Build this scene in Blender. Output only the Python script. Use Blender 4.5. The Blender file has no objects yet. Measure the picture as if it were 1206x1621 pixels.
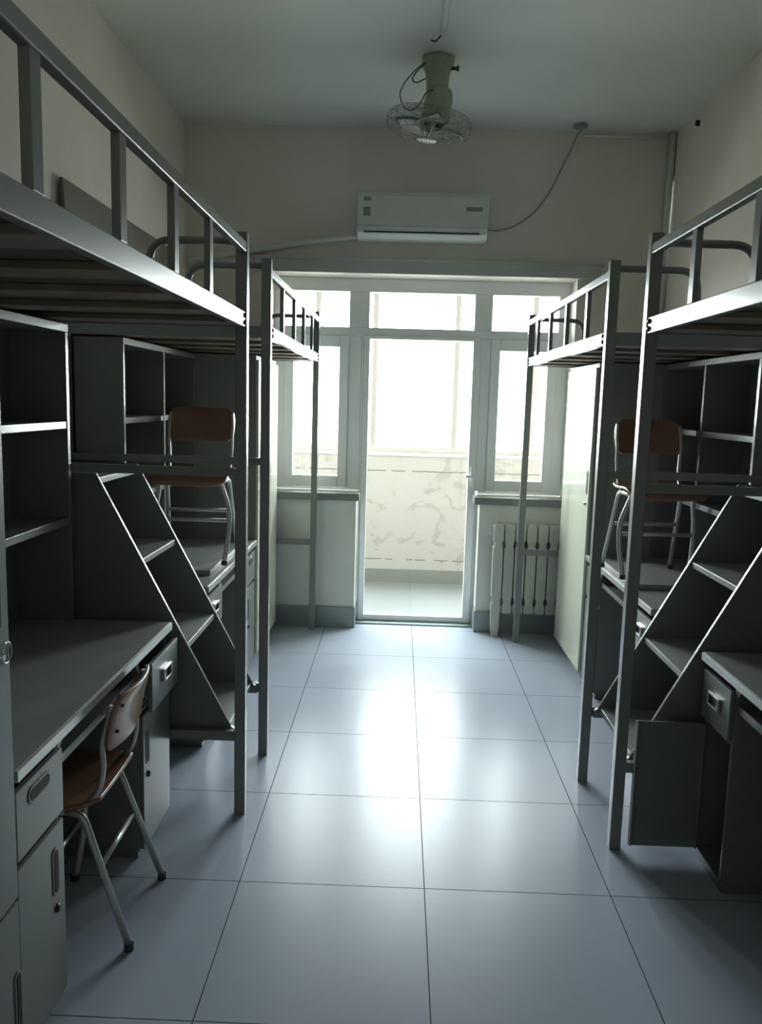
import bpy, bmesh, math, random
from mathutils import Vector, Matrix
random.seed(4)
C = bpy.context.scene.collection
PI = math.pi

# ------------------------------------------------------------------ camera
F_PX, PITCH, YAW, ROLL = 1281.37, 0.13683, 0.020339, -0.027788
CAM = Vector((-0.1244, -2.4340, 1.5612))
cd = bpy.data.cameras.new('camera'); cam = bpy.data.objects.new('camera', cd); C.objects.link(cam)
cd.sensor_fit = 'AUTO'; cd.sensor_width = 36.0; cd.lens = F_PX / 1621.0 * 36.0
cd.clip_start = 0.02; cd.clip_end = 200
fw = Vector((-math.sin(YAW)*math.cos(PITCH), math.cos(YAW)*math.cos(PITCH), -math.sin(PITCH)))
rt = Vector((math.cos(YAW), math.sin(YAW), 0)); dn = fw.cross(rt)
r2 = math.cos(ROLL)*rt + math.sin(ROLL)*dn; d2 = -math.sin(ROLL)*rt + math.cos(ROLL)*dn
m3 = Matrix((r2, -d2, -fw)).transposed()
cam.matrix_world = Matrix.Translation(CAM) @ m3.to_4x4()
bpy.context.scene.camera = cam

# ------------------------------------------------------------------ view, world, light
vs = bpy.context.scene.view_settings
vs.view_transform = 'Standard'; vs.look = 'None'; vs.gamma = 1.0; vs.use_curve_mapping = False
vs.exposure = 1.4
SKY_UP, SKY_HORIZON, GROUND = 15.0, 15.0, 2.5
w = bpy.data.worlds.new('overcast_sky'); bpy.context.scene.world = w; w.use_nodes = True
nt = w.node_tree; nt.nodes.clear()
wo = nt.nodes.new('ShaderNodeOutputWorld'); bg = nt.nodes.new('ShaderNodeBackground')
tc = nt.nodes.new('ShaderNodeTexCoord'); sp = nt.nodes.new('ShaderNodeSeparateXYZ')
rp = nt.nodes.new('ShaderNodeValToRGB')
mp = nt.nodes.new('ShaderNodeMapRange'); mp.inputs[1].default_value = -1; mp.inputs[2].default_value = 1
nt.links.new(tc.outputs['Generated'], sp.inputs[0]); nt.links.new(sp.outputs[2], mp.inputs[0]); nt.links.new(mp.outputs[0], rp.inputs[0])
e = rp.color_ramp.elements
e[0].position = 0.0; e[0].color = (0.30, 0.31, 0.28, 1)
e[1].position = 1.0; e[1].color = (0.90, 0.97, 1.0, 1)
k = e.new(0.47); k.color = (0.34, 0.35, 0.32, 1)
k = e.new(0.50); k.color = (0.93, 0.98, 1.0, 1)
nt.links.new(rp.outputs[0], bg.inputs[0]); bg.inputs[1].default_value = SKY_UP
nt.links.new(bg.outputs[0], wo.inputs[0])
# the balcony's window opening guides the sky light (portal, gives no light of its own)
pl = bpy.data.lights.new('balcony_portal', 'AREA'); pl.shape = 'RECTANGLE'; pl.size = 3.1; pl.size_y = 1.55
po = bpy.data.objects.new('balcony_portal', pl); C.objects.link(po)
po.location = (0, 4.60, 1.93); po.rotation_euler = (-PI/2, 0, 0)
pl.cycles.is_portal = True

# ------------------------------------------------------------------ materials
def mat(name, col, rough=0.5, metal=0.0, spec=0.5, noise=0.0, nscale=8.0, bump=0.0, coat=0.0):
    m = bpy.data.materials.new(name); m.use_nodes = True
    n = m.node_tree; b = n.nodes['Principled BSDF']
    b.inputs['Roughness'].default_value = rough; b.inputs['Metallic'].default_value = metal
    b.inputs['Specular IOR Level'].default_value = spec; b.inputs['Coat Weight'].default_value = coat
    b.inputs['Coat Roughness'].default_value = 0.12
    t = n.nodes.new('ShaderNodeTexCoord'); q = n.nodes.new('ShaderNodeTexNoise')
    q.inputs['Scale'].default_value = nscale; q.inputs['Detail'].default_value = 5
    n.links.new(t.outputs['Object'], q.inputs[0])
    r = n.nodes.new('ShaderNodeValToRGB')
    r.color_ramp.elements[0].position = 0.3; r.color_ramp.elements[1].position = 0.7
    r.color_ramp.elements[0].color = (*[c*(1-noise) for c in col], 1)
    r.color_ramp.elements[1].color = (*[min(1, c*(1+noise*0.6)) for c in col], 1)
    n.links.new(q.outputs[0], r.inputs[0]); n.links.new(r.outputs[0], b.inputs['Base Color'])
    if bump:
        bp = n.nodes.new('ShaderNodeBump'); bp.inputs['Strength'].default_value = bump; bp.inputs['Distance'].default_value = 0.01
        n.links.new(q.outputs[0], bp.inputs['Height']); n.links.new(bp.outputs[0], b.inputs['Normal'])
    return m

M = {}
M['wall'] = mat('painted_plaster', (0.86, 0.81, 0.74), 0.75, noise=0.05, nscale=2.5, bump=0.08, spec=0.3)
M['ceiling'] = mat('ceiling_paint', (0.82, 0.85, 0.80), 0.8, noise=0.05, nscale=1.2, spec=0.2)
M['parapet'] = mat('parapet_paint', (0.80, 0.80, 0.73), 0.6, noise=0.06, nscale=3)
M['skirt'] = mat('skirting_tile', (0.30, 0.35, 0.35), 0.3, noise=0.12, nscale=5)
M['balcony_skirt'] = mat('balcony_skirting', (0.17, 0.17, 0.15), 0.6)
M['sill_top'] = mat('sill_terrazzo', (0.24, 0.25, 0.23), 0.25, noise=0.12, nscale=60)
M['balcony_frame'] = mat('grey_balcony_frame', (0.30, 0.27, 0.25), 0.4)
M['pvc'] = mat('white_plastic_frame', (0.88, 0.90, 0.89), 0.35, noise=0.02)
M['steel'] = mat('grey_painted_steel', (0.22, 0.235, 0.225), 0.30, spec=0.6, noise=0.06, nscale=5, coat=0.3)
M['sheet'] = mat('grey_painted_sheet', (0.185, 0.195, 0.185), 0.34, spec=0.55, noise=0.08, nscale=3, coat=0.25)
M['desktop'] = mat('grey_laminate_top', (0.32, 0.33, 0.325), 0.36, spec=0.5, noise=0.06, nscale=4)
M['locker_body'] = mat('grey_green_locker_sheet', (0.27, 0.29, 0.26), 0.34, spec=0.55, noise=0.06, nscale=3, coat=0.25)
M['cream'] = mat('cream_painted_sheet', (0.74, 0.76, 0.62), 0.26, spec=0.6, noise=0.03, nscale=3, coat=0.3)
M['dark'] = mat('recess_shade_and_print', (0.02, 0.022, 0.022), 0.6)  # near-black: painted shade of slots and gaps, also label and badge print
M['bolt'] = mat('black_bolt', (0.03, 0.03, 0.03), 0.4)
M['chrome'] = mat('bright_metal', (0.6, 0.6, 0.58), 0.25, metal=0.9)
M['tube'] = mat('chair_tube', (0.55, 0.56, 0.53), 0.28, metal=0.55, spec=0.6)
M['ply'] = mat('orange_plywood', (0.28, 0.155, 0.09), 0.32, noise=0.12, nscale=6, coat=0.4)
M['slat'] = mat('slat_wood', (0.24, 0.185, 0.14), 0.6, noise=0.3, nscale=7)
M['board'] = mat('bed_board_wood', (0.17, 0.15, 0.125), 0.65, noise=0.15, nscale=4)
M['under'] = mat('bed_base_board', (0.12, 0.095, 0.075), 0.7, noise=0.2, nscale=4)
M['ac'] = mat('white_plastic', (0.74, 0.78, 0.72), 0.35, noise=0.02)
M['greylabel'] = mat('grey_label', (0.28, 0.31, 0.29), 0.4)
M['fan'] = mat('aged_fan_enamel', (0.42, 0.45, 0.33), 0.4, noise=0.15, nscale=12)
M['fanblade'] = mat('fan_blade', (0.16, 0.17, 0.15), 0.4)
M['wire'] = mat('fan_wire', (0.30, 0.32, 0.28), 0.35, metal=0.4)
M['cable'] = mat('dark_cable', (0.05, 0.07, 0.06), 0.5)
M['cable_w'] = mat('pale_cable', (0.34, 0.35, 0.31), 0.5)
M['rad'] = mat('radiator_enamel', (0.66, 0.67, 0.58), 0.4, noise=0.04)
M['lintel'] = mat('lintel_paint', (0.58, 0.60, 0.57), 0.6, noise=0.04)

def floor_mat(name, col, T, joint, rough):
    m = bpy.data.materials.new(name); m.use_nodes = True; n = m.node_tree; b = n.nodes['Principled BSDF']
    t = n.nodes.new('ShaderNodeTexCoord'); s = n.nodes.new('ShaderNodeSeparateXYZ'); n.links.new(t.outputs['Object'], s.inputs[0])
    def M2(op, a, bb=None, c=None):
        q = n.nodes.new('ShaderNodeMath'); q.operation = op
        for i, v in enumerate((a, bb, c)):
            if v is None: continue
            if isinstance(v, (int, float)): q.inputs[i].default_value = v
            else: n.links.new(v, q.inputs[i])
        return q.outputs[0]
    def dist(o): return M2('PINGPONG', M2('ABSOLUTE', o), T/2)
    # pingpong(T/2) is zero at every whole tile
    dmin = M2('MINIMUM', dist(s.outputs[0]), dist(s.outputs[1]))
    mask = M2('LESS_THAN', dmin, joint)
    fx = M2('FLOOR', M2('DIVIDE', s.outputs[0], T)); fy = M2('FLOOR', M2('DIVIDE', s.outputs[1], T))
    cmb = n.nodes.new('ShaderNodeCombineXYZ'); n.links.new(fx, cmb.inputs[0]); n.links.new(fy, cmb.inputs[1])
    wn = n.nodes.new('ShaderNodeTexWhiteNoise'); wn.noise_dimensions = '3D'; n.links.new(cmb.outputs[0], wn.inputs[0])
    nz = n.nodes.new('ShaderNodeTexNoise'); nz.inputs['Scale'].default_value = 2.2; nz.inputs['Detail'].default_value = 6
    n.links.new(t.outputs['Object'], nz.inputs[0])
    v = M2('ADD', M2('MULTIPLY', wn.outputs[0], 0.06), M2('MULTIPLY_ADD', nz.outputs[0], 0.24, 0.85))
    mx = n.nodes.new('ShaderNodeVectorMath'); mx.operation = 'SCALE'; mx.inputs[0].default_value = col; n.links.new(v, mx.inputs['Scale'])
    mix = n.nodes.new('ShaderNodeMix'); mix.data_type = 'RGBA'
    n.links.new(mask, mix.inputs[0]); n.links.new(mx.outputs[0], mix.inputs[6]); mix.inputs[7].default_value = (0.035, 0.045, 0.055, 1)
    n.links.new(mix.outputs[2], b.inputs['Base Color'])
    r = M2('MAXIMUM', M2('MULTIPLY_ADD', nz.outputs[0], 0.02, rough - 0.01), M2('MULTIPLY', mask, 0.7))
    n.links.new(r, b.inputs['Roughness']); b.inputs['Specular IOR Level'].default_value = 0.22
    return m
M['floor'] = floor_mat('blue_grey_floor_tile', (0.42, 0.465, 0.56), 0.6, 0.0017, 0.29)
M['balcony_floor'] = floor_mat('balcony_floor_tile', (0.22, 0.23, 0.23), 0.6, 0.0004, 0.4)

def peel_mat():
    m = bpy.data.materials.new('peeling_whitewash'); m.use_nodes = True; n = m.node_tree; b = n.nodes['Principled BSDF']
    b.inputs['Roughness'].default_value = 0.9; b.inputs['Specular IOR Level'].default_value = 0.1
    t = n.nodes.new('ShaderNodeTexCoord'); mpn = n.nodes.new('ShaderNodeMapping'); mpn.inputs['Scale'].default_value = (1, 1, 1.1)
    n.links.new(t.outputs['Object'], mpn.inputs[0])
    a = n.nodes.new('ShaderNodeTexNoise'); a.inputs['Scale'].default_value = 5.6; a.inputs['Detail'].default_value = 9; a.inputs['Distortion'].default_value = 0.9; a.inputs['Roughness'].default_value = 0.62
    n.links.new(mpn.outputs[0], a.inputs[0])
    r = n.nodes.new('ShaderNodeValToRGB'); el = r.color_ramp.elements
    el[0].position = 0.0; el[0].color = (0.40, 0.38, 0.35, 1); el[1].position = 1.0; el[1].color = (0.30, 0.26, 0.23, 1)
    k = el.new(0.56); k.color = (0.38, 0.36, 0.33, 1); k = el.new(0.585); k.color = (0.33, 0.295, 0.27, 1)
    n.links.new(a.outputs[0], r.inputs[0])
    # two horizontal cracks in the plaster
    sx = n.nodes.new('ShaderNodeSeparateXYZ'); n.links.new(t.outputs['Object'], sx.inputs[0])
    def MM(op, x, y):
        q = n.nodes.new('ShaderNodeMath'); q.operation = op
        for i, v in enumerate((x, y)):
            if isinstance(v, (int, float)): q.inputs[i].default_value = v
            else: n.links.new(v, q.inputs[i])
        return q.outputs[0]
    wz = MM('ADD', sx.outputs[2], MM('MULTIPLY', a.outputs[0], 0.03))
    c1 = MM('LESS_THAN', MM('ABSOLUTE', MM('SUBTRACT', wz, 0.985), 0), 0.004); c2 = MM('LESS_THAN', MM('ABSOLUTE', MM('SUBTRACT', wz, 0.215), 0), 0.004)
    ck = MM('MULTIPLY', MM('ADD', c1, c2), MM('GREATER_THAN', a.outputs[0], 0.44))
    mx = n.nodes.new('ShaderNodeMix'); mx.data_type = 'RGBA'; n.links.new(ck, mx.inputs[0]); n.links.new(r.outputs[0], mx.inputs[6]); mx.inputs[7].default_value = (0.14, 0.11, 0.09, 1)
    n.links.new(mx.outputs[2], b.inputs['Base Color'])
    return m
M['peel'] = peel_mat()

def glass_mat():
    m = bpy.data.materials.new('window_glass'); m.use_nodes = True; n = m.node_tree; n.nodes.clear()
    o = n.nodes.new('ShaderNodeOutputMaterial'); a = n.nodes.new('ShaderNodeBsdfTransparent'); g = n.nodes.new('ShaderNodeBsdfGlossy')
    a.inputs[0].default_value = (0.97, 0.985, 0.98, 1); g.inputs['Roughness'].default_value = 0.02
    x = n.nodes.new('ShaderNodeMixShader'); x.inputs[0].default_value = 0.05
    n.links.new(a.outputs[0], x.inputs[1]); n.links.new(g.outputs[0], x.inputs[2]); n.links.new(x.outputs[0], o.inputs[0])
    return m
M['glass'] = glass_mat()

# ------------------------------------------------------------------ mesh helpers (all in world coordinates)
def box(bm, x0, x1, y0, y1, z0, z1):
    x0, x1 = sorted((x0, x1)); y0, y1 = sorted((y0, y1)); z0, z1 = sorted((z0, z1))
    v = [bm.verts.new(p) for p in ((x0,y0,z0),(x1,y0,z0),(x1,y1,z0),(x0,y1,z0),(x0,y0,z1),(x1,y0,z1),(x1,y1,z1),(x0,y1,z1))]
    for f in ((0,3,2,1),(4,5,6,7),(0,1,5,4),(1,2,6,5),(2,3,7,6),(3,0,4,7)): bm.faces.new([v[i] for i in f])
def prism(bm, pts, axis, a, b):
    """extrude a 2-D outline between a and b along axis; pts are the other two coordinates in xyz order"""
    def P(p, t):
        if axis == 'x': return (t, p[0], p[1])
        if axis == 'y': return (p[0], t, p[1])
        return (p[0], p[1], t)
    A = [bm.verts.new(P(p, a)) for p in pts]; B = [bm.verts.new(P(p, b)) for p in pts]
    bm.faces.new(A); bm.faces.new(B[::-1]); n = len(pts)
    for i in range(n): bm.faces.new((A[i], B[i], B[(i+1) % n], A[(i+1) % n]))
def smooth_path(pts, sub=6):
    """Catmull-Rom through the points"""
    P = [Vector(p) for p in pts]; out = []
    for i in range(len(P)-1):
        p0 = P[max(i-1, 0)]; p1 = P[i]; p2 = P[i+1]; p3 = P[min(i+2, len(P)-1)]
        for j in range(sub):
            t = j/sub
            out.append(0.5*((2*p1) + (p2-p0)*t + (2*p0-5*p1+4*p2-p3)*t*t + (-p0+3*p1-3*p2+p3)*t**3))
    out.append(P[-1]); return out
def round_path(pts, r, n=6):
    """polyline with its corners rounded by radius r"""
    P = [Vector(p) for p in pts]; out = [P[0]]
    for i in range(1, len(P)-1):
        a = (P[i-1]-P[i]); b = (P[i+1]-P[i]); d = min(r, a.length*0.49, b.length*0.49)
        s = P[i]+a.normalized()*d; t = P[i]+b.normalized()*d
        for j in range(n+1):
            u = j/n; out.append((1-u)**2*s + 2*u*(1-u)*P[i] + u*u*t)
    out.append(P[-1]); return out
def tube(bm, pts, r, seg=10):
    P = [Vector(p) for p in pts]; rings = []
    tg = (P[1]-P[0]).normalized(); up = Vector((0,0,1)) if abs(tg.z) < 0.9 else Vector((1,0,0))
    nrm = tg.cross(up).normalized()
    for i, p in enumerate(P):
        t = ((P[min(i+1, len(P)-1)]-P[max(i-1, 0)])).normalized()
        nrm = (nrm - t*nrm.dot(t)).normalized(); bn = t.cross(nrm)
        rings.append([bm.verts.new(p + r*(math.cos(2*PI*k/seg)*nrm + math.sin(2*PI*k/seg)*bn)) for k in range(seg)])
    for a, b in zip(rings, rings[1:]):
        for k in range(seg): bm.faces.new((a[k], a[(k+1) % seg], b[(k+1) % seg], b[k]))
    bm.faces.new(rings[0][::-1]); bm.faces.new(rings[-1])
def lathe(bm, prof, mtx=None, seg=32):
    """prof: list of (radius, z)"""
    mtx = mtx or Matrix.Identity(4); rings = []
    for r, z in prof:
        rings.append([bm.verts.new(mtx @ Vector((r*math.cos(2*PI*k/seg), r*math.sin(2*PI*k/seg), z))) for k in range(seg)])
    for a, b in zip(rings, rings[1:]):
        for k in range(seg): bm.faces.new((a[k], a[(k+1) % seg], b[(k+1) % seg], b[k]))
    bm.faces.new(rings[0][::-1]); bm.faces.new(rings[-1])
def origin(o):
    v = Vector((0, 0, 0))
    while o: v += o.location; o = o.parent
    return v
def obj(name, bm, m, parent=None, bevel=0.0, smooth=False, label=None):
    bmesh.ops.recalc_face_normals(bm, faces=bm.faces)
    if parent: bmesh.ops.translate(bm, vec=-origin(parent), verts=bm.verts)
    me = bpy.data.meshes.new(name); bm.to_mesh(me); bm.free()
    me.materials.append(M[m])
    if smooth:
        for p in me.polygons: p.use_smooth = True
    o = bpy.data.objects.new(name, me); C.objects.link(o)
    if parent: o.parent = parent
    if bevel:
        q = o.modifiers.new('bevel', 'BEVEL'); q.width = bevel; q.segments = 2; q.limit_method = 'ANGLE'; q.angle_limit = 0.6
    if label: o['label'] = label
    return o
def tag(o, label, cat, group=None):
    o['label'] = label; o['category'] = cat
    if group: o['group'] = group
    return o
def thing(name, label, cat, loc, group=None):
    o = bpy.data.objects.new(name, None); C.objects.link(o); o.location = loc; o.empty_display_size = 0.1
    return tag(o, label, cat, group)
def boxes(name, bxs, m, parent=None, bevel=0.0015, label=None):
    bm = bmesh.new()
    for b in bxs: box(bm, *b)
    return obj(name, bm, m, parent, bevel, label=label)
def tubes(name, paths, r, m, parent=None, seg=10, label=None):
    bm = bmesh.new()
    for p in paths: tube(bm, p, r, seg)
    return obj(name, bm, m, parent, 0, True, label=label)
def struct(name, bxs, m, bevel=0.0, parent=None):
    o = boxes(name, bxs, m, parent, bevel)
    if not parent: o['kind'] = 'structure'
    return o

# ------------------------------------------------------------------ room shell
HW, ZC, YW, YB = 1.56, 3.28, 3.00, -3.30          # half width, ceiling, window wall, wall behind the camera
struct('floor', [(-HW-.1, HW+.1, YB-.1, 3.16, -0.1, 0)], 'floor')
struct('ceiling', [(-HW-.1, HW+.1, YB-.1, YW+.05, ZC, ZC+.1)], 'ceiling')
struct('wall_left', [(-HW-.12, -HW, YB-.1, YW+.24, 0, ZC)], 'wall')
struct('wall_right', [(HW, HW+.12, YB-.1, YW+.24, 0, ZC)], 'wall')
struct('wall_back', [(-HW, HW, YB-.1, YB, 0, ZC)], 'wall')
ZH, XO = 2.375, 1.0                                  # window head, half width of the opening
struct('wall_window', [(-HW, HW, YW, YW+.24, ZH, ZC), (-HW, -XO, YW, YW+.24, 0, ZH), (XO, HW, YW, YW+.24, 0, ZH)], 'wall')
struct('wall_parapet_left', [(-XO, -0.405, YW+.005, YW+.24, 0, 0.885)], 'parapet')
struct('wall_parapet_right', [(0.43, XO, YW+.005, YW+.24, 0, 0.885)], 'parapet')
struct('trim_sill_left', [(-XO+.001, -0.385, YW-.03, YW+.165, 0.886, 0.935)], 'sill_top', 0.004)
struct('trim_sill_right', [(0.39, XO-.001, YW-.03, YW+.165, 0.886, 0.935)], 'sill_top', 0.004)
struct('trim_lintel', [(-1.10, 1.14, YW-.035, YW-.001, ZH, 2.455), (-1.10, 1.16, YW-.05, YW-.001, 2.455, 2.470)], 'lintel', 0.002)
struct('baseboard_window_left', [(-HW+.001, -0.398, YW-.008, YW+.004, 0, 0.145), (-0.4049, -0.397, YW-.004, YW+.16, 0, 0.145)], 'skirt', 0.001)
struct('baseboard_window_right', [(0.423, HW-.001, YW-.008, YW+.004, 0, 0.145), (0.422, 0.4299, YW-.004, YW+.16, 0, 0.145)], 'skirt', 0.001)

# window and door joinery: one frame, four fixed or hinged lights and the glazed door
FY0, FY1 = 3.18, 3.24
wf = boxes('window_1', [
    (-XO, XO, FY0-.001, FY1+.001, 2.285, ZH-.0005), (-XO+.0005, XO-.0005, FY0-.002, FY1+.002, 1.99, 2.05),
    (-XO, -0.925, FY0, FY1, 0.955, 1.99), (0.925, XO, FY0, FY1, 0.955, 1.99), (-XO, -0.925, FY0, FY1, 2.05, 2.285), (0.925, XO, FY0, FY1, 2.05, 2.285),
    (-0.49, -0.40, FY0, FY1, 0.955, 1.99), (0.41, 0.48, FY0, FY1, 0.955, 1.99), (-0.49, -0.352, FY0, FY1, 2.05, 2.285), (0.358, 0.48, FY0, FY1, 2.05, 2.285),
    (-0.3995, -0.385, FY0+.001, FY1, 0.011, 1.9895), (0.4105, 0.4295, FY0+.001, FY1, 0.011, 0.884),
    (-XO, -0.40, FY0-.001, FY1+.001, 0.936, 0.955), (0.43, XO, FY0-.001, FY1+.001, 0.936, 0.955)], 'pvc', None, 0.004)
wf['kind'] = 'structure'
def pane(name, x0, x1, z0, z1, parent, y=3.21):
    bm = bmesh.new(); box(bm, x0-.004, x1+.004, y-.003, y+.003, z0-.004, z1+.004)
    return obj(name, bm, 'glass', parent)
for x0, x1 in ((-.925, -.49), (-.352, .358), (.48, .925)): pane('transom_pane', x0, x1, 2.05, 2.285, wf)
for x0, x1 in ((-.925, -.49), (.48, .925)):
    s = boxes('window_sash', [(x0, x0+.062, 3.165, 3.225, .955, 1.99), (x1-.062, x1, 3.165, 3.225, .955, 1.99),
              (x0+.062, x1-.062, 3.165, 3.225, .955, 1.035), (x0+.062, x1-.062, 3.165, 3.225, 1.915, 1.99)], 'pvc', wf, 0.005)
    pane('sash_pane', x0+.062, x1-.062, 1.035, 1.915, s, 3.195)
dr = boxes('door_1', [(-.384, -.345, 3.17, 3.225, .012, 1.975), (.357, .409, 3.17, 3.225, .012, 1.975),
           (-.345, .357, 3.17, 3.225, .012, .052), (-.384, .409, 3.17, 3.1775, 1.975, 1.998), (-.384, .409, 3.1775, 3.225, 1.975, 1.9895)], 'pvc', None, 0.003)
dr['kind'] = 'structure'
pane('door_pane', -.345, .357, .052, 1.975, dr, 3.2)
struct('trim_threshold', [(-.404, .429, 3.10, 3.26, 0.0, 0.010)], 'skirt')
hb = boxes('door_handle', [(.374, .390, 3.152, 3.17, .98, 1.12), (.340, .388, 3.135, 3.152, 1.05, 1.068)], 'pvc', dr, 0.003)

# ------------------------------------------------------------------ balcony
BY = 4.47
struct('floor_balcony', [(-1.75, 1.75, 3.161, BY+.2, -0.1, 0)], 'balcony_floor')
struct('ceiling_balcony', [(-1.75, 1.75, 3.24, BY+.2, 2.78, 2.9)], 'sill_top')
struct('wall_balcony_front', [(-1.65, 1.65, BY, BY+.14, 0, 1.10)], 'peel')
struct('wall_balcony_left', [(-1.75, -1.65, 3.24, BY+.2, 0, 2.78)], 'peel')
struct('wall_balcony_right', [(1.65, 1.75, 3.24, BY+.2, 0, 2.78)], 'peel')
struct('wall_balcony_inner', [(-1.65, -HW-.12, 3.16, 3.24, 0, 2.78), (HW+.12, 1.65, 3.16, 3.24, 0, 2.78)], 'wall')
struct('baseboard_balcony', [(-1.649, 1.649, BY-.012, BY-.0005, 0, 0.115)], 'balcony_skirt', 0.002)
struct('trim_balcony_ledge', [(-1.649, 1.649, BY-.02, BY+.145, 1.10, 1.125)], 'parapet', 0.004)
bwf = boxes('window_2', [(-1.65, 1.65, BY+.04, BY+.10, 1.126, 1.175), (-1.65, 1.65, BY+.04, BY+.10, 2.70, 2.775)] +
    [(x, x+.045, BY+.04, BY+.10, 1.175, 2.70) for x in (-1.65, -.86, -.375, .315, .96, 1.605)], 'balcony_frame', None, 0.003)
bwf['kind'] = 'structure'
for x0, x1 in ((-1.605, -.86), (-.815, -.375), (-.33, .315), (.36, .96), (1.005, 1.605)): pane('balcony_pane', x0, x1, 1.175, 2.70, bwf, BY+.07)

# ------------------------------------------------------------------ loft beds
def slot_bm(bm, X, y0, y1, z0, z1, s, side, dep=0.004):
    """pill shaped plate on a face at |x| = s, facing the aisle"""
    pts = []; w = abs(y1-y0); h = abs(z1-z0); r = min(w, h)/2; cy = (y0+y1)/2; cz = (z0+z1)/2
    for k in range(24):
        a = 2*PI*k/24; oy = max(0, w/2-r)*(1 if math.cos(a) > 0 else -1); oz = max(0, h/2-r)*(1 if math.sin(a) > 0 else -1)
        pts.append((cy+oy+r*math.cos(a), cz+oz+r*math.sin(a)))
    prism(bm, pts, 'x', X(s), X(s-dep))
def slot_handle(X, y0, y1, z0, z1, s, side, parent, m='sheet'):
    bm = bmesh.new(); slot_bm(bm, X, y0-.007, y1+.007, z0-.007, z1+.007, s, side, 0.003)
    h = obj('handle', bm, m, parent, 0.001)
    bm = bmesh.new(); slot_bm(bm, X, y0, y1, z0, z1, s-.003, side, 0.0012)
    obj('finger_slot_shade', bm, 'dark', h, label='dark plate painted as the shade of a slot')  # thin raised plate, the slot's shade is put into its colour
    return h

def loft_bed(side, ya, yb, balus, label, slats_from=None):
    X = lambda s: side*s
    t = thing('loft_bed', label, 'bed', (X(1.1), (ya+yb)/2, 0), 'steel loft beds over the desks')
    S0, S1, P = 0.665, 1.545, 0.040
    for s0 in (S0, S1-P):
        for y0 in (ya, yb-P):
            boxes('post', [(X(s0), X(s0+P), y0, y0+P, 0, 2.12)], 'steel', t, 0.003)
    for s0, nm in ((S0, 'side_rail'), (S1-.03, 'wall_side_rail')):
        r = boxes(nm, [(X(s0+.004), X(s0+.028), ya+P, yb-P, 1.80, 1.852)], 'steel', t, 0.003)
        if s0 == S0:
            for yy in (ya+P+.022, yb-P-.022):
                for zz in (1.814, 1.838):
                    bm = bmesh.new(); lathe(bm, [(.009, 0), (.009, .004), (.005, .008)], Matrix.Translation((X(s0+.004), yy, zz)) @ Matrix.Rotation(-side*PI/2, 4, 'Y'), 6)
                    obj('bolt', bm, 'bolt', r)
    g = boxes('guard_rail', [(X(S0+.002), X(S0+.027), ya+P, yb-P, 2.052, 2.085)], 'steel', t, 0.003)
    for y in balus:
        boxes('baluster', [(X(S0+.006), X(S0+.024), y-.019, y+.019, 1.852, 2.052)], 'steel', t, 0.002)
    ystep = yb-P if yb < 1.0 else ya
    for y0 in (ya, yb-P):
        c = y0+P/2
        boxes('end_rail', [(X(S0+P), X(S1-P), c-.014, c+.014, 1.80, 1.85)], 'steel', t, 0.002)
        for za, zb in (((1.278, 1.308), (0.288, 0.325)) if y0 == ystep else ((0.585, 0.622),)):
            boxes('end_crossbar', [(X(S0+P), X(S1-P), c-.014, c+.014, za, zb)], 'steel', t, 0.002)
        tubes('end_hoop', [round_path([(X(S0+P-.005), c, 2.09), (X(1.005), c, 2.09), (X(1.02), c, 1.848)], .075, 8)], .0135, 'steel', t, 12)
    for i in range(6):
        y = ya + .13 + i*(yb-ya-.26)/5
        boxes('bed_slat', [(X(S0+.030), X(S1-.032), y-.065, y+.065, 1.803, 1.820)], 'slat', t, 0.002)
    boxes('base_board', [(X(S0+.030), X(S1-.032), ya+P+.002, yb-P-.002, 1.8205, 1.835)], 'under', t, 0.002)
    return t

SR = -0.145                                   # the right-hand row stands this much nearer
YNA, YNB, YFA, YFB = -1.55, 0.46, 0.937, 2.955
L_B1 = [-1.19, -.815, -.44, -.08]; L_B2 = [1.36, 1.77, 2.18, 2.60]
loft_bed(-1, YNA, YNB, L_B1, 'grey steel loft bed nearest the camera on the left, above the pulled-out drawer')
loft_bed(-1, YFA, YFB, L_B2, 'grey steel loft bed by the window on the left, with a brown board on it')
loft_bed(1, YNA+SR, YNB+SR, [y+SR for y in (-1.19, -.77, -.36, .045)], 'grey steel loft bed nearest the camera on the right, above the open cupboard door')
loft_bed(1, YFA+SR, YFB+SR, [y+SR for y in (1.35, 1.80, 2.23, 2.64)], 'grey steel loft bed by the window on the right, in front of the radiator')

# wooden board standing against the wall on the far left bed
bm = bmesh.new(); prism(bm, [(-1.512, 1.837), (-1.496, 1.837), (-1.530, 2.43), (-1.546, 2.43)], 'y', .99, 2.63)
tag(obj('bed_board', bm, 'board', None, 0.003), 'long brown bed board standing against the left wall on the far loft bed', 'board')

# ------------------------------------------------------------------ step cabinets between the beds
def step_cabinet(side, y0, y1, label):
    X = lambda s: side*s
    t = thing('step_cabinet', label, 'steps', (X(1.1), (y0+y1)/2, 0))
    K = (1.27-.335)/(1.219-.73)
    out = [(X(.708), .290), (X(.708), .318), (X(.725), .330), (X(1.219), 1.272), (X(1.50), 1.272), (X(1.50), .290)]
    for a, b in ((y0, y0+.016), (y1-.016, y1)):
        bm = bmesh.new(); prism(bm, out, 'y', a, b); obj('side_panel', bm, 'sheet', t, 0.002)
    for z in (.335, .640, .957, 1.255):
        s = .73+(z-.335)/K
        bm = bmesh.new(); box(bm, X(s+.004), X(s+.42 if z < 1.2 else 1.50), y0+.016, y1-.016, z-.024, z)
        obj('tread', bm, 'desktop', t, 0.003)
    boxes('back_panel', [(X(1.46), X(1.475), y0+.016, y1-.016, .29, 1.23)], 'sheet', t)
    return t
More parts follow.
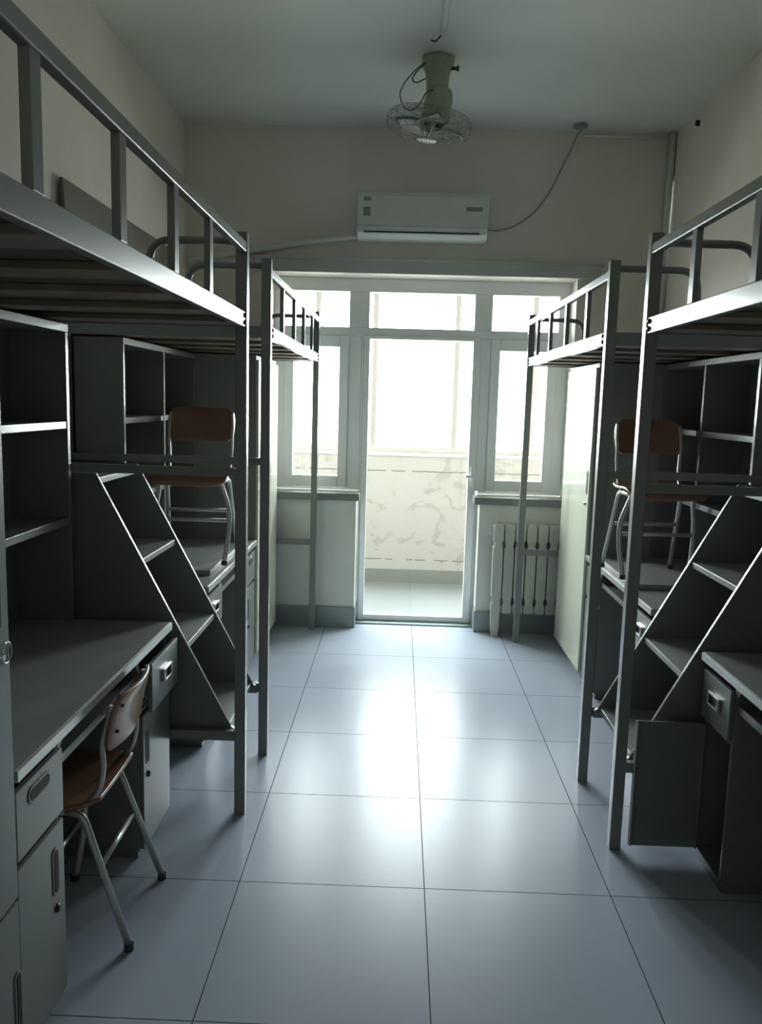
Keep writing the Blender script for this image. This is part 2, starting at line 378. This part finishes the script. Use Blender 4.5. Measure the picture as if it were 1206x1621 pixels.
step_cabinet(-1, .4605, .9365, 'grey steel step cabinet with slanted sides between the two left beds')
step_cabinet(1, .4605+SR, .9365+SR, 'grey steel step cabinet with slanted sides between the two right beds')

# ------------------------------------------------------------------ desks
def pedestal(X, side, t, y0, y1, hinge, pull=0.0, open_door=False, slot='v'):
    S, SB = .957, 1.50
    c = boxes('pedestal', [(X(S), X(SB), y0, y0+.012, .03, .708), (X(S), X(SB), y1-.012, y1, .03, .708),
        (X(SB-.012), X(SB), y0+.012, y1-.012, .03, .708), (X(S), X(SB-.012), y0+.012, y1-.012, .03, .045),
        (X(S), X(SB-.012), y0+.012, y1-.012, .505, .517), (X(S+.01), X(SB), y0+.01, y1-.01, 0, .03)], 'sheet', t, 0.0015)
    d0, d1 = S-.016-pull, S-.001-pull
    bx = [(X(d0), X(d1), y0+.004, y1-.004, .520, .685)]
    if pull: bx += [(X(d1), X(d1+.38), y0+.02, y0+.03, .535, .66), (X(d1), X(d1+.38), y1-.03, y1-.02, .535, .66), (X(d1), X(d1+.38), y0+.03, y1-.03, .535, .545)]
    d = boxes('drawer', bx, 'sheet', t, 0.002)
    cy = (y0+y1)/2
    if slot == 'box':
        h = boxes('handle', [(X(d0-.012), X(d0), cy-.045, cy-.036, .588, .632), (X(d0-.012), X(d0), cy+.036, cy+.045, .588, .632),
             (X(d0-.012), X(d0), cy-.036, cy+.036, .588, .594), (X(d0-.012), X(d0), cy-.036, cy+.036, .626, .632)], 'chrome', d, 0.002)
        boxes('handle_opening_shade', [(X(d0-.001), X(d0), cy-.036, cy+.036, .594, .626)], 'dark', h, label='dark plate painted as the shade inside the handle')  # flat plate on the drawer front, shade behind the handle painted dark
    else:
        slot_handle(X, cy-.060, cy+.040, .632, .660, d0, side, d)
    if open_door:
        # swung out into the aisle, hinged on the window side
        q = boxes('door', [(X(.722), X(.955), y1-.016, y1-.002, .035, .492)], 'sheet', t, 0.003)
        boxes('door_flange', [(X(.722), X(.728), y1-.030, y1-.016, .04, .488), (X(.949), X(.955), y1-.030, y1-.016, .04, .488)], 'sheet', q)
    else:
        q = boxes('door', [(X(S-.014), X(S-.001), y0+.004, y1-.004, .035, .500)], 'sheet', t, 0.002)
        yy = y0+.045 if hinge > 0 else y1-.058
        slot_handle(X, yy-.011, yy+.011, .33, .44, S-.014, side, q)
        bm = bmesh.new(); lathe(bm, [(.011, 0), (.011, .004), (.007, .008)], Matrix.Translation((X(S-.014), yy+.004, .285)) @ Matrix.Rotation(-side*PI/2, 4, 'Y'), 16)
        obj('lock', bm, 'bolt', q)
    return c

def desk(side, ya, yb, label, near_w=.31, pull=0.0, open_door=False):
    """ya: locker end, yb: step cabinet end, or swapped for the far desks"""
    X = lambda s: side*s
    y0, y1 = min(ya, yb), max(ya, yb)
    t = thing('desk', label, 'desk', (X(1.2), (y0+y1)/2, 0))
    boxes('desktop', [(X(.935), X(1.50), y0, y1, .712, .742)], 'desktop', t, 0.004)
    lip = boxes('edge_strip', [(X(.931), X(.9345), y0+.002, y1-.002, .714, .740)], 'tube', t, 0.001, label='bright metal edge strip')
    s = 1 if yb > ya else -1
    # pedestal beside the step cabinet, then the one beside the locker
    a, b = sorted((yb-s*.005, yb-s*(near_w+.005))); pedestal(X, side, t, a, b, 1, pull, open_door, 'box')
    c, d = sorted((ya+s*.005, ya+s*.258)); pedestal(X, side, t, c, d, 1 if s < 0 else -1)
    k0, k1 = min(b, d), max(a, c)
    boxes('keyboard_tray', [(X(.965), X(1.30), k0+.01, k1-.01, .625, .637), (X(.962), X(.967), k0+.01, k1-.01, .620, .645)], 'sheet', t, 0.001)
    for yy, sg in ((k0, 1), (k1, -1)):
        bm = bmesh.new(); prism(bm, [(yy, .710), (yy+sg*.05, .710), (yy, .655)], 'x', X(.955), X(.9605))
        obj('corner_gusset', bm, 'sheet', t)
    boxes('modesty_panel', [(X(1.47), X(1.482), k0, k1, .10, .70)], 'sheet', t)
    return t
desk(-1, -.79, .415, 'grey desk at the left front with its drawer pulled out and a chair tucked under', pull=.030)
desk(-1, 2.17, .98, 'grey desk on the left behind the step cabinet, with a chair standing on it')
desk(1, -.79+SR, .415+SR, 'grey desk at the right front with its cupboard door standing open', near_w=.235, open_door=True)
desk(1, 2.17+SR, .98+SR, 'grey desk on the right behind the step cabinet, with a chair standing on it')

# ------------------------------------------------------------------ bookcases on the desks
def bookcase(side, y0, y1, label, gap=.0):
    X = lambda s: side*s
    t = thing('bookcase', label, 'bookcase', (X(1.4), (y0+y1)/2, .742))
    S, SB = 1.290, 1.498; ym = (y0+y1)/2
    for y in (y0, ym-.011, y1-.022):
        boxes('upright_panel', [(X(S), X(SB), y, y+.022, .7425, 1.765)], 'sheet', t, 0.0015)
    boxes('back_panel', [(X(SB-.01), X(SB), y0+.022, ym-.011, .745, 1.765), (X(SB-.01), X(SB), ym+.011, y1-.022, .745, 1.765)], 'sheet', t, 0)
    boxes('top_panel', [(X(S-.002), X(SB), y0, y1, 1.7652, 1.793)], 'sheet', t, 0.0015)
    for a, b in ((y0+.022, ym-.011), (ym+.011, y1-.022)):
        for z in (1.435, 1.095):
            boxes('shelf', [(X(S+.003), X(SB-.01), a, b, z-.002, z+.024)], 'sheet', t, 0.0015)
    return t
bookcase(-1, -.79, .415, 'grey open bookcase on the left front desk, against the wall')
bookcase(-1, .98, 2.17, 'grey open bookcase on the left rear desk, behind the chair')
bookcase(1, -.79+SR, .415+SR, 'grey open bookcase on the right front desk, at the edge of the view')
bookcase(1, .98+SR, 2.17+SR, 'grey open bookcase on the right rear desk, behind the chair')

# ------------------------------------------------------------------ lockers
def locker(side, y0, y1, label, m='cream', hs=-1, lower=False):
    X = lambda s: side*s
    t = thing('locker', label, 'locker', (X(1.2), (y0+y1)/2, 0))
    S, SB = .945, 1.50
    boxes('body', [(X(S), X(SB), y0, y1, .035, 1.797), (X(S+.02), X(SB), y0+.02, y1-.02, 0, .035)], 'locker_body', t, 0.003)
    d = boxes('door', [(X(S-.016), X(S-.0005), y0+.008, y1-.008, .46 if lower else .06, 1.77)], m, t, 0.003)
    if lower:
        d2 = boxes('door', [(X(S-.016), X(S-.0005), y0+.008, y1-.008, .06, .452)], m, t, 0.003)
        slot_handle(X, y1-.036, y1-.018, .16, .29, S-.016, side, d2, m)
    ye = y0+.055 if hs < 0 else y1-.055
    slot_handle(X, ye-.009, ye+.009, 1.08, 1.20, S-.016, side, d, m)
    bm = bmesh.new(); lathe(bm, [(.010, 0), (.010, .005), (.006, .012)], Matrix.Translation((X(S-.016), ye, 1.02)) @ Matrix.Rotation(-side*PI/2, 4, 'Y'), 16)
    obj('lock', bm, 'chrome', d)
    for z in (1.60,):
        bm = bmesh.new()
        for i in range(5): box(bm, X(S-.0175), X(S-.0162), (y0+y1)/2-.09, (y0+y1)/2+.09, z+i*.02, z+i*.02+.006)
        obj('vent_slots', bm, 'greylabel', d)
    return t
locker(-1, YNA+.042, -.80, 'grey steel locker at the left edge beside the front desk', 'sheet', hs=1, lower=True)
locker(-1, 2.18, 2.91, 'cream steel locker under the left window bed')
locker(1, 2.18+SR, 2.91+SR, 'cream steel locker under the right window bed, beside the radiator')
lk = [o for o in C.objects if o.name == 'locker'][0]
ring = tubes('key_ring', [[(-.925+.0, -.80-.03+.022*math.sin(a), 1.022+.022*math.cos(a)) for a in [2*PI*k/16 for k in range(17)]]], .002, 'chrome', lk, 6)

# ------------------------------------------------------------------ chairs
def make_chair(name, label, loc, rot):
    t = thing(name, label, 'chair', (0, 0, 0))
    H = .415
    # seat: curved plywood, front lip rolled down
    def sheet(w, prof, th, curve, rr):
        bm = bmesh.new(); nx = 12; top = []; n = len(prof)
        for j, (y, z) in enumerate(prof):
            u = j/(n-1); e = min(u, 1-u); k = math.sqrt(max(0, 1-(1-min(1, e/rr))**2)) if rr else 1
            ww = w*(0.80+0.20*k); row = []
            for i in range(nx+1):
                s = -1+2*i/nx; row.append((s*ww/2, y + curve[0]*s*s, z + curve[1]*s*s))
            top.append(row)
        A = [[bm.verts.new(p) for p in r] for r in top]
        for j in range(n-1):
            for i in range(nx): bm.faces.new((A[j][i], A[j][i+1], A[j+1][i+1], A[j+1][i]))
        return bm
    def add(nm, bm, m, th):
        o = obj(nm, bm, m, t, 0, True); q = o.modifiers.new('solid', 'SOLIDIFY'); q.thickness = th; q.offset = 0
        b = o.modifiers.new('bevel', 'BEVEL'); b.width = .003; b.segments = 2; b.limit_method = 'ANGLE'; return o
    sp = [(-.195, H-.028), (-.185, H-.010), (-.165, H+.003), (-.12, H+.010), (-.06, H+.010), (0, H+.006), (.04, H+.006), (.09, H+.012), (.125, H+.020)]
    add('seat', sheet(.37, sp, .012, (0, .004), .30), 'ply', .012)
    bp = [(.165, .574), (.168, .598), (.172, .626), (.178, .656), (.185, .686), (.193, .714), (.200, .738)]
    add('backrest', sheet(.33, bp, .012, (-.022, 0), .45), 'ply', .012)
    for s in (-1, 1):
        # rear leg slants back to the floor, joins the seat bearer with a bend
        tubes('leg', [round_path([(s*.172, .205, .012), (s*.150, .075, H-.022), (s*.145, .02, H-.018)], .045)], .0105, 'tube', t)
        tubes('leg', [smooth_path([(s*.145, -.10, H-.018), (s*.150, -.075, H-.055), (s*.172, -.045, .26), (s*.172, -.05, .15), (s*.155, -.07, .012)])], .0115, 'tube', t)
        tubes('seat_bearer', [[(s*.145, .03, H-.018), (s*.145, -.105, H-.018)]], .0110, 'tube', t)
        tubes('back_upright', [smooth_path([(s*.145, .055, H-.012), (s*.148, .115, .455), (s*.152, .135, .53), (s*.154, .134, .60), (s*.155, .146, .65), (s*.150, .163, .712)])], .0085, 'tube', t)
    tubes('stretcher', [[(-.150, .12, .235), (.150, .12, .235)]], .009, 'tube', t)
    tubes('stretcher', [[(-.165, -.045, .21), (.165, -.045, .21)]], .009, 'tube', t)
    for s in (-1, 1):
        for x, y in ((s*.172, .205), (s*.155, -.07)):
            bm = bmesh.new(); lathe(bm, [(.014, 0), (.014, .02)], Matrix.Translation((x, y, 0)), 12); obj('foot_cap', bm, 'bolt', t)
        for z in (.63, .705):
            bm = bmesh.new(); lathe(bm, [(.005, -.010), (.005, .006)], Matrix.Translation((s*.128, .155+(z-.585)*.2, z)) @ Matrix.Rotation(PI/2, 4, 'X'), 10)
            obj('rivet', bm, 'bolt', t)
    t.location = loc; t.rotation_euler = (0, 0, rot)
    return t
def copy_thing(o, label, loc, rot):
    c = o.copy(); C.objects.link(c); c['label'] = label; c.location = loc; c.rotation_euler = (0, 0, rot)
    for ch in list(o.children):
        d = ch.copy(); C.objects.link(d); d.parent = c
    return c
chair = make_chair('school_chair', 'plywood and steel chair tucked under the left front desk', (-1.055, -.18, 0), -PI/2+.02)
RZ = .742+.023
copy_thing(chair, 'orange plywood chair standing on the left rear desk', (-1.098, 1.40, RZ), 0.03)
copy_thing(chair, 'orange plywood chair standing on the right rear desk', (1.088, 1.38, RZ), 0.04)
tag(boxes('raised_board', [(-.975, -1.285, 1.20, 1.75, .7425, .7645)], 'desktop', None, 0.003), 'low pale board under the chair on the left rear desk', 'board')
tag(boxes('raised_board', [(.955, 1.288, 1.20, 1.72, .7425, .7645)], 'desktop', None, 0.003), 'low pale board under the chair on the right rear desk', 'board')

# ------------------------------------------------------------------ radiator
t = thing('radiator', 'cream column radiator below the right window sill', 'radiator', (.85, 2.94, 0))
xs = .520; sw = .0735; g = .0042
for i in range(8):
    a = xs+i*sw+g; b = xs+(i+1)*sw-g
    z0, z1 = (.03, .765) if i in (0, 7) else (.155, .765)
    def edge(x, s):
        # s=+1: right edge going up ; notches where the round openings sit
        return [(x, .175), (x, .215), (x-s*.009, .232), (x-s*.009, .252), (x, .27), (x, .605), (x-s*.009, .622), (x-s*.009, .642), (x, .66), (x, .755)]
    right = edge(b, 1); left = edge(a, -1)[::-1]
    pts = [(a+.005, .16), (b-.005, .16)] + right + [(b-.006, .765), (a+.006, .765)] + left
    bm = bmesh.new(); prism(bm, pts, 'y', 2.90, 2.972)
    if i in (0, 7): prism(bm, [(a+.012, 0), (b-.012, 0), (b-.004, .06), (b-.004, .16), (a+.004, .16), (a+.004, .06)], 'y', 2.905, 2.965)
    obj('radiator_section', bm, 'rad', t, 0.0015)
boxes('header', [(xs+.01, xs+8*sw-.01, 2.925, 2.955, .725, .75), (xs+.01, xs+8*sw-.01, 2.925, 2.955, .18, .205)], 'rad', t)
bm = bmesh.new(); lathe(bm, [(.012, -.03), (.012, .03), (.02, .032), (.02, .04)], Matrix.Translation((xs-.005, 2.935, .70)) @ Matrix.Rotation(PI/2, 4, 'Y'), 14)
obj('valve', bm, 'rad', t)
# ------------------------------------------------------------------ air conditioner
t = thing('air_conditioner', 'white wall air conditioner above the balcony door', 'air conditioner', (-.02, YW, 2.58))
ax0, ax1, af = -.432, .385, 2.80
bm = bmesh.new()
prof = [(YW-.001, 2.575), (af+.05, 2.575), (af+.012, 2.600), (af, 2.635), (af, 2.80), (af+.02, 2.845), (af+.05, 2.855), (YW-.001, 2.855)]
prism(bm, prof, 'x', ax0, ax1); obj('body', bm, 'ac', t, 0.006)
boxes('front_panel', [(ax0+.004, ax1-.004, af-.008, af-.0005, 2.645, 2.82)], 'ac', t, 0.003)
bm = bmesh.new(); prism(bm, [(af+.0495, 2.570), (af+.010, 2.594), (af-.005, 2.634), (af-.001, 2.636), (af+.014, 2.602), (af+.0505, 2.5745)], 'x', ax0+.045, ax1-.05); obj('air_flap', bm, 'ac', t, 0.001)
boxes('outlet_gap_shade', [(ax0+.045, ax1-.05, af+.0, af+.02, 2.6005, 2.6065)], 'dark', t, 0)  # solid strip, shade of the air outlet painted as dark colour
boxes('display_window', [(.245, .345, af-.0095, af-.0085, 2.735, 2.760)], 'greylabel', t, 0)
lb = boxes('energy_label', [(-.392, -.348, af-.0095, af-.0085, 2.695, 2.745), (-.388, -.345, af-.0095, af-.0085, 2.785, 2.808)], 'greylabel', t, 0)
boxes('label_stripe', [(-.392, -.348, af-.0102, af-.0096, 2.742, 2.746)], 'dark', lb, 0)
tag(tubes('refrigerant_duct', [smooth_path([(-.433, 2.93, 2.60), (-.52, 2.955, 2.592), (-.75, 2.97, 2.565), (-1.0, 2.975, 2.520), (-1.30, 2.975, 2.47), (-1.54, 2.975, 2.43)])], .018, 'ac'), 'pale wrapped duct running left from the air conditioner along the wall', 'duct')
tag(tubes('power_cable', [smooth_path([(.945, 2.86, 3.262), (.93, 2.96, 3.24), (.905, 2.985, 3.17), (.85, 2.99, 3.05), (.79, 2.99, 2.92), (.70, 2.99, 2.79), (.58, 2.99, 2.70), (.47, 2.985, 2.665), (.386, 2.95, 2.66)])], .0045, 'cable_w'), 'thin cable hanging from the ceiling box to the air conditioner', 'cable')
bm = bmesh.new(); lathe(bm, [(.045, ZC-.001), (.045, ZC-.012), (.036, ZC-.022)], Matrix.Translation((.93, 2.86, 0)), 24)
tag(obj('ceiling_box', bm, 'greylabel', None, 0, False), 'small round outlet on the ceiling where the cable starts', 'outlet')
t = thing('corner_pipe', 'white pipe in the far right corner running down from the ceiling', 'pipe', (1.535, 2.975, 0))
tubes('riser', [[(1.535, 2.973, 1.9), (1.535, 2.973, ZC-.002)]], .022, 'ac', t)
tubes('branch', [[(.98, 2.975, 3.252), (1.53, 2.975, 3.245)]], .008, 'ac', t)
tag(boxes('wall_hook', [(1.535, 1.5595, 2.56, 2.575, 3.19, 3.22)], 'bolt', None, 0.002), 'small dark hook high on the right wall under the ceiling', 'hook')

# ------------------------------------------------------------------ ceiling conduit and fan
t = thing('ceiling_conduit', 'straight white conduit on the ceiling leading to the fan', 'conduit', (.02, 1.0, ZC))
tubes('conduit_tube', [[(.005, -2.2, ZC-.016), (.022, 1.62, ZC-.016)]], .014, 'ac', t)
tubes('wire_end', [smooth_path([(.02, 1.60, ZC-.02), (-.01, 1.66, ZC-.03), (-.03, 1.70, ZC-.012)])], .004, 'cable', t)
FX, FYC = .012, 1.93
t = thing('ceiling_fan', 'small caged orbit fan hanging from the ceiling on an aged green-white mount', 'fan', (FX, FYC, ZC))
T0 = Matrix.Translation((FX, FYC, 0))
bm = bmesh.new(); lathe(bm, [(.082, ZC-.001), (.084, ZC-.02), (.078, ZC-.045), (.062, ZC-.07), (.057, ZC-.12), (.055, ZC-.17)], T0, 36)
obj('mount', bm, 'fan', t, 0, True)
bm = bmesh.new(); lathe(bm, [(.009, 0), (.009, .035), (.014, .037), (.014, .045)], Matrix.Translation((FX+.06, FYC-.02, ZC-.055)) @ Matrix.Rotation(PI/2, 4, 'Y'), 12)
obj('adjusting_knob', bm, 'cable', t)
TM = Matrix.Translation((FX+.015, FYC, ZC-.165)) @ Matrix.Rotation(math.radians(9), 4, 'Y') @ Matrix.Rotation(math.radians(6), 4, 'X')
bm = bmesh.new(); lathe(bm, [(.055, .02), (.066, .0), (.071, -.03), (.071, -.085), (.076, -.09), (.074, -.125), (.058, -.142), (.03, -.148)], TM, 36)
obj('motor_housing', bm, 'fan', t, 0, True)
CG = Matrix.Translation((FX-.035, FYC, ZC-.318)) @ Matrix.Rotation(math.radians(7), 4, 'Y') @ Matrix.Rotation(math.radians(5), 4, 'X')
bm = bmesh.new(); R0 = .215
def P3(r, a, z): return CG @ Vector((r*math.cos(a), r*math.sin(a), z))
for k in range(26):
    a = 2*PI*k/26
    tube(bm, smooth_path([P3(.045, a, .068), P3(.13, a, .060), P3(.19, a, .048), P3(R0, a, .022), P3(R0, a, -.022), P3(.19, a, -.048), P3(.12, a, -.064), P3(.045, a, -.070)], 3), .0011, 5)
for r, z in ((.045, .068), (.12, .061), (.18, .051), (R0, .018), (R0, -.018), (.18, -.051), (.12, -.064), (.05, -.070)):
    tube(bm, [P3(r, 2*PI*k/40, z) for k in range(41)], .0018, 5)
obj('fan_cage', bm, 'wire', t, 0, True)
for k in range(3):
    a0 = 2*PI*k/3 + .5; bm = bmesh.new(); rows = []
    for i in range(9):
        r = .035+.155*i/8; hw = (.035+.040*math.sin(PI*min(1, i/8*.9))) / max(r, .05) * .9; row = []
        for j in range(7):
            s = -1+2*j/6; row.append(bm.verts.new(P3(r, a0+s*min(hw, .75), .022*s)))
        rows.append(row)
    for a, b in zip(rows, rows[1:]):
        for j in range(6): bm.faces.new((a[j], a[j+1], b[j+1], b[j]))
    o = obj('fan_blade', bm, 'fanblade', t, 0, True); q = o.modifiers.new('solid', 'SOLIDIFY'); q.thickness = .003
bm = bmesh.new(); lathe(bm, [(.012, .075), (.026, .06), (.034, .05), (.034, -.03), (.01, -.04)], CG, 20); obj('hub', bm, 'fan', t, 0, True)
bm = bmesh.new(); lathe(bm, [(.052, -.070), (.050, -.078), (.02, -.083)], CG, 28); cap = obj('centre_badge', bm, 'ac', t, 0, True)
bm = bmesh.new()
for j in range(4):
    for p in ((-.024+j*.013, -.012), (-.024+j*.013, .006)):
        lathe(bm, [(.003, -.082), (.003, -.0845)], CG @ Matrix.Translation((p[0], p[1], 0)), 6)
obj('badge_dots', bm, 'dark', cap)
def P2(u, v, y=FYC-.06): return (FX-.012+u, y, ZC+v*.80)
tubes('cord', [smooth_path([P2(-.05, -.055), P2(-.10, -.10), P2(-.155, -.18), P2(-.175, -.25), P2(-.150, -.325), P2(-.105, -.335), P2(-.07, -.29), P2(-.045, -.235), P2(-.01, -.215)]),
               smooth_path([P2(-.055, -.06), P2(-.10, -.12), P2(-.115, -.155), P2(-.095, -.175), P2(-.05, -.15)])], .0032, 'cable', t, 6)
